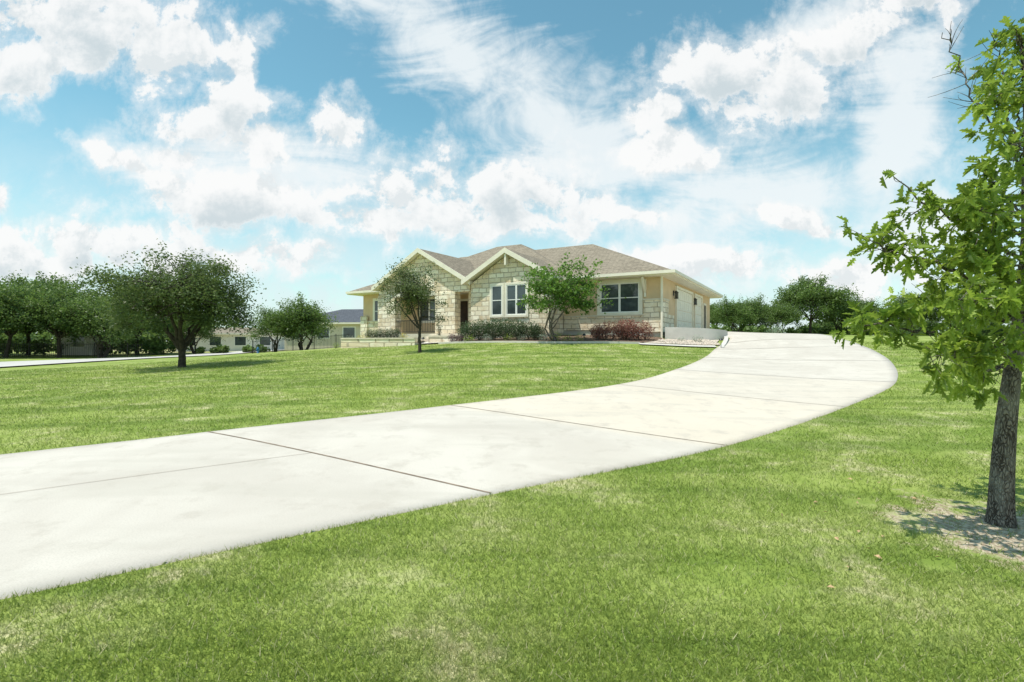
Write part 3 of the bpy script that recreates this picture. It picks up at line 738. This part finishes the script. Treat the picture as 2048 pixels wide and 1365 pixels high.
edge=[(6.3,25.3),(4.5,25.4),(2,25.6),(0,26.6),(-2.2,28.2),(-4.2,29.5)]
back=[loc2w(-15.2,-1.3),loc2w(-12,-1.2),loc2w(-6.6,.6),loc2w(-1,.7)]
patch('garden_bed',edge+[(-5.0,30.0)]+back+[(8.2,27.4)],M['mulch'],.05)
wallpath('garden_edging',edge,[h1(*q)+.10 for q in edge],.14,M['kerb'],.8)
patch('river_rock_bed',[(6.5,25.4),(9.9,25.2),(10.9,26.9),(10.3,26.85),(9.2,27.0),(8.3,27.3)],M['rock'],.06)
patch('garden_path',[(6.2,24.7),(9.8,24.55),(9.95,25.1),(6.2,25.2)],M['kerb'],.06)
def rocks(name,n,area,mat,seed,s=(.05,.12)):
    r=np.random.default_rng(seed); V=[];F=[]
    base=[(1,0,0),(-1,0,0),(0,1,0),(0,-1,0),(0,0,1),(0,0,-1)]
    fs=[(0,2,4),(2,1,4),(1,3,4),(3,0,4),(2,0,5),(1,2,5),(3,1,5),(0,3,5)]
    for i in range(n):
        x=r.uniform(*area[0]);y=r.uniform(*area[1]); k=r.uniform(*s); o=len(V); z=h1(x,y)+.07; a=r.uniform(0,3)
        for b in base:
            q=np.array(b)*k*r.uniform(.7,1.3,3)*np.array([1.2,.9,.6]); V.append((x+q[0]*math.cos(a)-q[1]*math.sin(a),y+q[0]*math.sin(a)+q[1]*math.cos(a),z+q[2]))
        F+=[tuple(o+j for j in f) for f in fs]
    mk(name,V,F,mat,smooth=False)
rocks('river_rocks',420,((7.6,10.3),(25.3,26.8)),M['rock'],2)
rocks('limestone_boulder',3,((-24,-23.7),(22,22.3)),M['flag'],3,(.25,.4))
def wpx(px,Y): return ((px-1024)/1024*Y,Y)
pl=[wpx(686,33.2),wpx(740,31.6),wpx(832,30.2)]
wallpath('stone_planter_wall',pl,[1.62,1.62,1.62],.3,M['stone'],.6)
wallpath('stone_planter_cap',pl,[1.70]*3,.38,M['flag'],1.623)
patch('planter_soil',[wpx(688,33.4),wpx(742,31.8),wpx(832,30.4),wpx(850,32.0),wpx(740,35.5),wpx(700,36)],M['mulch'],.35)
st=[wpx(860,30.6),wpx(924,29.8)]
wallpath('stone_garden_wall',st,[1.75,1.75],.35,M['stone'],.8)
wallpath('stone_garden_wall_cap',st,[1.83,1.83],.42,M['flag'],1.753)
patch('front_walk',[wpx(833,30.0),wpx(930,29.2),wpx(940,29.9),loc2w(-12.9,-2.8),loc2w(-15.1,-2.8),wpx(850,31.5)],M['kerb'],.08)
for px,Y,s in ((935,29.6,.95),(960,29.3,1.0),(985,28.9,1.02),(1010,28.4,.98),(1035,27.9,.92),(1058,27.5,.85)):
    x,y=wpx(px,Y); put('hedge_shrub',sA,x,y,px,s)
for px,Y,s in ((1198,26.9,.72),(1225,26.8,.85),(1252,26.8,.95),(1278,26.7,.88)):
    x,y=wpx(px,Y); put('red_barberry_shrub',sB,x,y,px*.3,s)
for px,Y,s,m,nm in ((745,33.4,.62,sA,'boxwood_shrub'),(766,32.9,.62,sA,'boxwood_shrub'),(787,32.4,.6,sA,'boxwood_shrub'),(806,31.6,.7,sD,'sage_plant'),
    (722,32.9,.8,sE,'yellow_flower_plant'),(735,32.4,.6,sC,'lime_plant'),(808,31.2,.7,sE,'yellow_flower_plant'),(700,33.6,.7,sD,'sage_plant')):
    x,y=wpx(px,Y); put(nm,m,x,y,px*.3,s,.35)
for px,Y,s,m,nm in ((905,29.6,.6,sF,'purple_shrub'),(920,29.0,.5,sF,'purple_shrub'),(938,28.5,.8,sC,'lime_plant'),(975,28.2,.7,sD,'sage_plant'),(1018,27.7,.8,sC,'lime_plant'),
    (1045,27.2,.6,sD,'sage_plant'),(1090,26.5,.8,sD,'sage_plant'),(1110,26.3,.95,sC,'lime_plant'),(1135,26.2,.7,sC,'lime_plant'),(1160,26.3,.8,sC,'lime_plant'),(1075,27.3,.7,sA,'hedge_shrub'),
    (1395,26.2,.7,sD,'sage_plant'),(1362,26.4,.5,sD,'sage_plant'),(895,30.3,.5,sC,'lime_plant'),(672,34,.7,sC,'lime_plant'),(1555,48,1.6,sD,'sage_bush'),(1545,50,1.4,sD,'sage_bush')):
    x,y=wpx(px,Y); put(nm,m,x,y,px*.3,s)
cy=shrub_mesh('cypress',41,[(0,0,.7,.2,.2,.7)],2200,.05,L_hedge)
x,y=wpx(878,31.4); put('columnar_cypress',cy,x,y,0,.95,.1)
def pathlight(x,y):
    z=h1(x,y); V,F=tube([(0,0,0),(0,0,.42)],[.015,.015],6); V2,F2=tube([(0,0,.36),(0,0,.45),(0,0,.47)],[.1,.07,.005],10)
    me=np_mesh('path_light',np.r_[V,V2],[np.r_[F,F2+len(V)]],[M['black']]); link('path_light',me,(x,y,z))
for px,Y in ((1442,24.6),(846,29.5),(1168,25.6)): pathlight(*wpx(px,Y))
def lathe(prof,n=14,c=(0,0)):
    V=[];I=len(prof)
    for (r_,z) in prof:
        for k in range(n): a=2*math.pi*k/n; V.append((c[0]+r_*math.cos(a),c[1]+r_*math.sin(a),z))
    F=[(i*n+k,i*n+(k+1)%n,(i+1)*n+(k+1)%n,(i+1)*n+k) for i in range(I-1) for k in range(n)]
    return np.array(V),np.array(F)
hv,hf=lathe([(.0,0),(.17,0),(.17,.05),(.11,.06),(.11,.5),(.15,.51),(.15,.56),(.13,.6),(.09,.68),(.03,.72),(.03,.78),(.0,.78)])
a,bf=tube([(-.22,0,.4),(.22,0,.4)],[.06,.06],10); c_,df=tube([(0,0,.38),(0,-.2,.38)],[.08,.08],10)
me=np_mesh('fire_hydrant',np.r_[hv,a,c_],[np.r_[hf,bf+len(hv),df+len(hv)+len(a)]],[M['blue']])
x,y=wpx(516,45); link('fire_hydrant',me,(x,y,h1(x,y)),0,.75)

# ------------------------------------------------------------------ neighbours and fences
def neighbour(name,x,y,rz,w,d,eh,rh,wall,roof,z=None):
    e=empty(name,(x,y,h1(x,y) if z is None else z),rz)
    box('walls',-w/2,w/2,-d/2,d/2,-.5,eh,wall,e)
    o=.5
    v=[(-w/2-o,-d/2-o,eh),(w/2+o,-d/2-o,eh),(w/2+o,d/2+o,eh),(-w/2-o,d/2+o,eh),(-w/2+d/2,0,eh+rh),(w/2-d/2,0,eh+rh)]
    v=[(a,b,c+.2) for a,b,c in v]+[(a,b,c) for a,b,c in v[:4]]
    f=[(0,1,5,4),(1,2,5),(2,3,4,5),(3,0,4),(6,7,1,0),(7,8,2,1),(8,9,3,2),(9,6,0,3),(9,8,7,6)]
    mk('roof',v,f,[roof,M['cream']],[0]*4+[1]*5,e)
    L=[];Fm=[]
    for k in np.arange(-w/2+1.0,w/2-1,3.2):
        L.append((k,k+1.4,-d/2-.03,-d/2-.003,1.0,2.2)); Fm.append((k-.12,k+1.52,-d/2-.02,-d/2-.002,.88,2.32))
    boxes('window_frames',Fm,M['white'],e); boxes('windows',L,M['glass'],e)
neighbour('white_house',-41.0,76,.25,13,8,2.5,.9,M['wwall'],M['shingle'],-.1)
neighbour('grey_roof_house',-19.5,66,-.1,15,10,2.6,1.9,M['bwall'],M['dshingle'],.9)
neighbour('white_shed',-47.5,57,.1,3.2,2.6,2.3,.7,M['wwall'],M['dshingle'],-.1)
def fence(name,a,b,hh,mat,sp=.15):
    a=np.array(a,float);b=np.array(b,float);L=np.linalg.norm(b-a);n=int(L/sp);d=(b-a)/L
    V=[];F=[]
    def bx(p,q,z0,z1,w):
        nr=np.array([-d[1],d[0]])*w/2;o=len(V)
        za=h1(*p);zb=h1(*q)
        V.extend([(*(p-nr),za+z0),(*(q-nr),zb+z0),(*(q+nr),zb+z0),(*(p+nr),za+z0),(*(p-nr),za+z1),(*(q-nr),zb+z1),(*(q+nr),zb+z1),(*(p+nr),za+z1)])
        F.extend([tuple(o+i for i in f) for f in [(0,3,2,1),(4,5,6,7),(0,1,5,4),(1,2,6,5),(2,3,7,6),(3,0,4,7)]])
    for k in range(n):
        p=a+d*k*sp; w=.06 if k%16==0 else .02; bx(p,p+d*w,0,hh+(.08 if k%16==0 else 0),w)
    for k in range(0,n,16):
        p=a+d*k*sp;q=a+d*min((k+16)*sp,L)
        bx(p,q,hh*.92,hh*.92+.03,.025); bx(p,q,.12,.15,.025)
    mk(name,V,F,mat)
fence('metal_fence',wpx(505,52),wpx(700,48),1.3,M['black'],.16)
fence('metal_fence',(-60,50),(-36,50),1.3,M['black'],.2)

# ------------------------------------------------------------------ sky
def build_world():
    w=bpy.data.worlds.new('World'); scene.world=w; w.use_nodes=True; nt=w.node_tree; t=NT(nt); t.dim='2D'
    bg=nt.nodes['Background']; STR=.13; bg.inputs['Strength'].default_value=STR
    sky=t.n('ShaderNodeTexSky'); sky.sky_type='NISHITA'; sky.sun_disc=False
    sky.sun_elevation=math.radians(SUN_EL); sky.sun_rotation=SUN_AZ; sky.altitude=200; sky.air_density=1.0; sky.dust_density=.6; sky.ozone_density=1.2
    tc=t.n('ShaderNodeTexCoord'); sp=t.n('ShaderNodeSeparateXYZ'); t.l(tc.outputs['Generated'],sp.inputs[0])
    ya=t.math('MAXIMUM',t.math('ABSOLUTE',sp.outputs[1]),.12)
    cb=t.n('ShaderNodeCombineXYZ'); t.l(t.math('DIVIDE',sp.outputs[0],ya),cb.inputs[0]); t.l(t.math('DIVIDE',sp.outputs[2],ya),cb.inputs[1])
    P=cb.outputs[0]
    def dens(vec,clouds,detail):
        q=t
        wn=q.n('ShaderNodeTexNoise'); wn.noise_dimensions='2D'; wn.inputs['Scale'].default_value=6; wn.inputs['Detail'].default_value=3; q.l(vec,wn.inputs['Vector'])
        vs=q.n('ShaderNodeVectorMath',operation='MULTIPLY_ADD'); q.l(wn.outputs['Color'],vs.inputs[0]); vs.inputs[1].default_value=(.17,.13,0); q.l(vec,vs.inputs[2])
        mx=None
        for (px,py,rx,ry,rot) in clouds:
            mp=q.n('ShaderNodeMapping',vector_type='TEXTURE'); q.l(vs.outputs[0],mp.inputs[0])
            mp.inputs['Location'].default_value=((px-1024)/1024+.085,(682-py)/1024+.065,0); mp.inputs['Rotation'].default_value=(0,0,rot); mp.inputs['Scale'].default_value=(rx/1024*1.3,ry/1024*1.3,1)
            ln=q.n('ShaderNodeVectorMath',operation='LENGTH'); q.l(mp.outputs[0],ln.inputs[0])
            mx=ln.outputs['Value'] if mx is None else q.math('MINIMUM',mx,ln.outputs['Value'])
        mx=q.math('MAXIMUM',q.math('SUBTRACT',1.0,mx),-1.2)
        n1=q.noise(vec,9,detail,.66,.1)
        return q.math('ADD',mx,q.math('MULTIPLY',q.math('SUBTRACT',n1,.5),2.7)),n1
    d0,na=dens(P,CLOUDS,7)
    off=t.n('ShaderNodeVectorMath',operation='ADD'); t.l(P,off.inputs[0]); off.inputs[1].default_value=(-.012,.035,0)
    d1,nbb=dens(off.outputs[0],[c for c in CLOUDS if c[2]*c[3]>4200],5)
    # soft fringe + dense core
    alpha=t.math('MAXIMUM',t.math('MULTIPLY',t.ss(d0,-.45,.35),.55),t.ss(d0,-.02,.42))
    shade=t.math('MULTIPLY',t.ss(d1,.1,1.25),t.ss(d0,.05,.6))
    relief=t.ss(t.math('SUBTRACT',nbb,na),-.02,.16)
    shade=t.math('MAXIMUM',shade,t.math('MULTIPLY',relief,.55))
    k=1/STR
    cc=t.mix(t.math('MULTIPLY',shade,.85),(.97*k,.975*k,.97*k),(.58*k,.67*k,.71*k))
    nb=t.noise(P,13,5,.68,.3)
    def cirrus(rot,scale,ells,lo,hi,amt):
        mp=t.n('ShaderNodeMapping'); t.l(P,mp.inputs[0]); mp.inputs['Rotation'].default_value=(0,0,rot); mp.inputs['Scale'].default_value=scale
        n=t.noise(mp.outputs[0],2.2,5,.62,.6); m=None
        for (cx,cy,rx,ry,erot) in ells:
            me_=t.n('ShaderNodeMapping',vector_type='TEXTURE'); t.l(P,me_.inputs[0]); me_.inputs['Location'].default_value=((cx-1024)/1024,(682-cy)/1024,0)
            me_.inputs['Rotation'].default_value=(0,0,erot); me_.inputs['Scale'].default_value=(rx/1024,ry/1024,1)
            ln=t.n('ShaderNodeVectorMath',operation='LENGTH'); t.l(me_.outputs[0],ln.inputs[0]); m=ln.outputs['Value'] if m is None else t.math('MINIMUM',m,ln.outputs['Value'])
        v=t.math('ADD',t.math('ADD',n,t.math('MULTIPLY',t.math('SUBTRACT',nb,.5),.35)),t.math('MULTIPLY',t.math('SUBTRACT',.85,m),.38))
        return t.math('MULTIPLY',t.ss(v,lo,hi),amt)
    ci=cirrus(-.5,(1,3.0,1),[(900,90,330,110,-.5),(1130,250,330,150,-.5),(560,330,300,90,0)],.34,.72,.88)
    ci=t.math('MAXIMUM',ci,cirrus(.8,(1,2.6,1),[(1480,400,280,190,.5),(1800,200,100,280,-.2),(1850,460,260,110,.5),(1650,60,240,90,.4)],.40,.78,.88))
    hz=t.ss(sp.outputs[2],.40,.0,0,.92); hz=t.math('MULTIPLY',hz,t.ss(nb,.2,.6,.65,1))
    s=t.mix(1.0,sky.outputs[0],(1.06,1.55,1.26),'MULTIPLY')
    c=t.mix(hz,s,(.77*k,.875*k,.91*k))
    c=t.mix(ci,c,(.90*k,.95*k,.965*k))
    c=t.mix(t.math('MULTIPLY',alpha,.96),c,cc)
    t.l(c,bg.inputs['Color'])
CLOUDS=[(120,35,210,80,0),(335,110,60,70,.3),(45,120,85,60,0),
(462,140,38,75,0),(440,235,110,58,0),(515,280,80,48,0),(380,325,65,50,0),(450,400,200,48,0),(600,410,90,35,0),
(660,275,36,45,0),(250,335,60,20,-.6),(830,385,80,70,0),(790,450,115,36,0),(905,430,90,50,0),(1060,385,135,62,0),(1190,400,80,38,0),(1000,450,150,26,0),
(1335,300,85,28,0),(1275,440,90,26,0),(1480,150,125,65,0),(1560,190,120,55,.3),(1370,130,50,50,0),(1700,70,140,50,.4),(1820,0,120,40,.3),(1285,235,50,32,0),
(190,480,200,32,0),(50,530,150,35,0),(450,510,230,28,0),(1615,440,80,18,0),(1370,545,150,22,0),(1690,545,140,30,0),(0,400,25,25,0)]
SUN_EL=68; sd=Vector((-.9,-.38,0)).normalized(); SUN_AZ=math.atan2(sd.x,sd.y)
build_world()
el=math.radians(SUN_EL); D=Vector((sd.x*math.cos(el),sd.y*math.cos(el),math.sin(el)))
sl=bpy.data.lights.new('sun','SUN'); sl.energy=4.9; sl.angle=math.radians(.53); sl.color=(1,.95,.86)
so=bpy.data.objects.new('sun',sl); so.rotation_euler=(-D).to_track_quat('-Z','Y').to_euler(); so.location=(0,0,50); COL.objects.link(so)
# ------------------------------------------------------------------ camera
cam=bpy.data.cameras.new('camera'); cam.lens=18; cam.sensor_width=36; cam.clip_end=5000; cam.clip_start=.05
co=bpy.data.objects.new('camera',cam); co.location=(0,0,EYE); co.rotation_euler=(math.radians(90),0,0); COL.objects.link(co)
scene.camera=co
scene.view_settings.view_transform='Standard'; scene.view_settings.look='None'; scene.view_settings.exposure=0
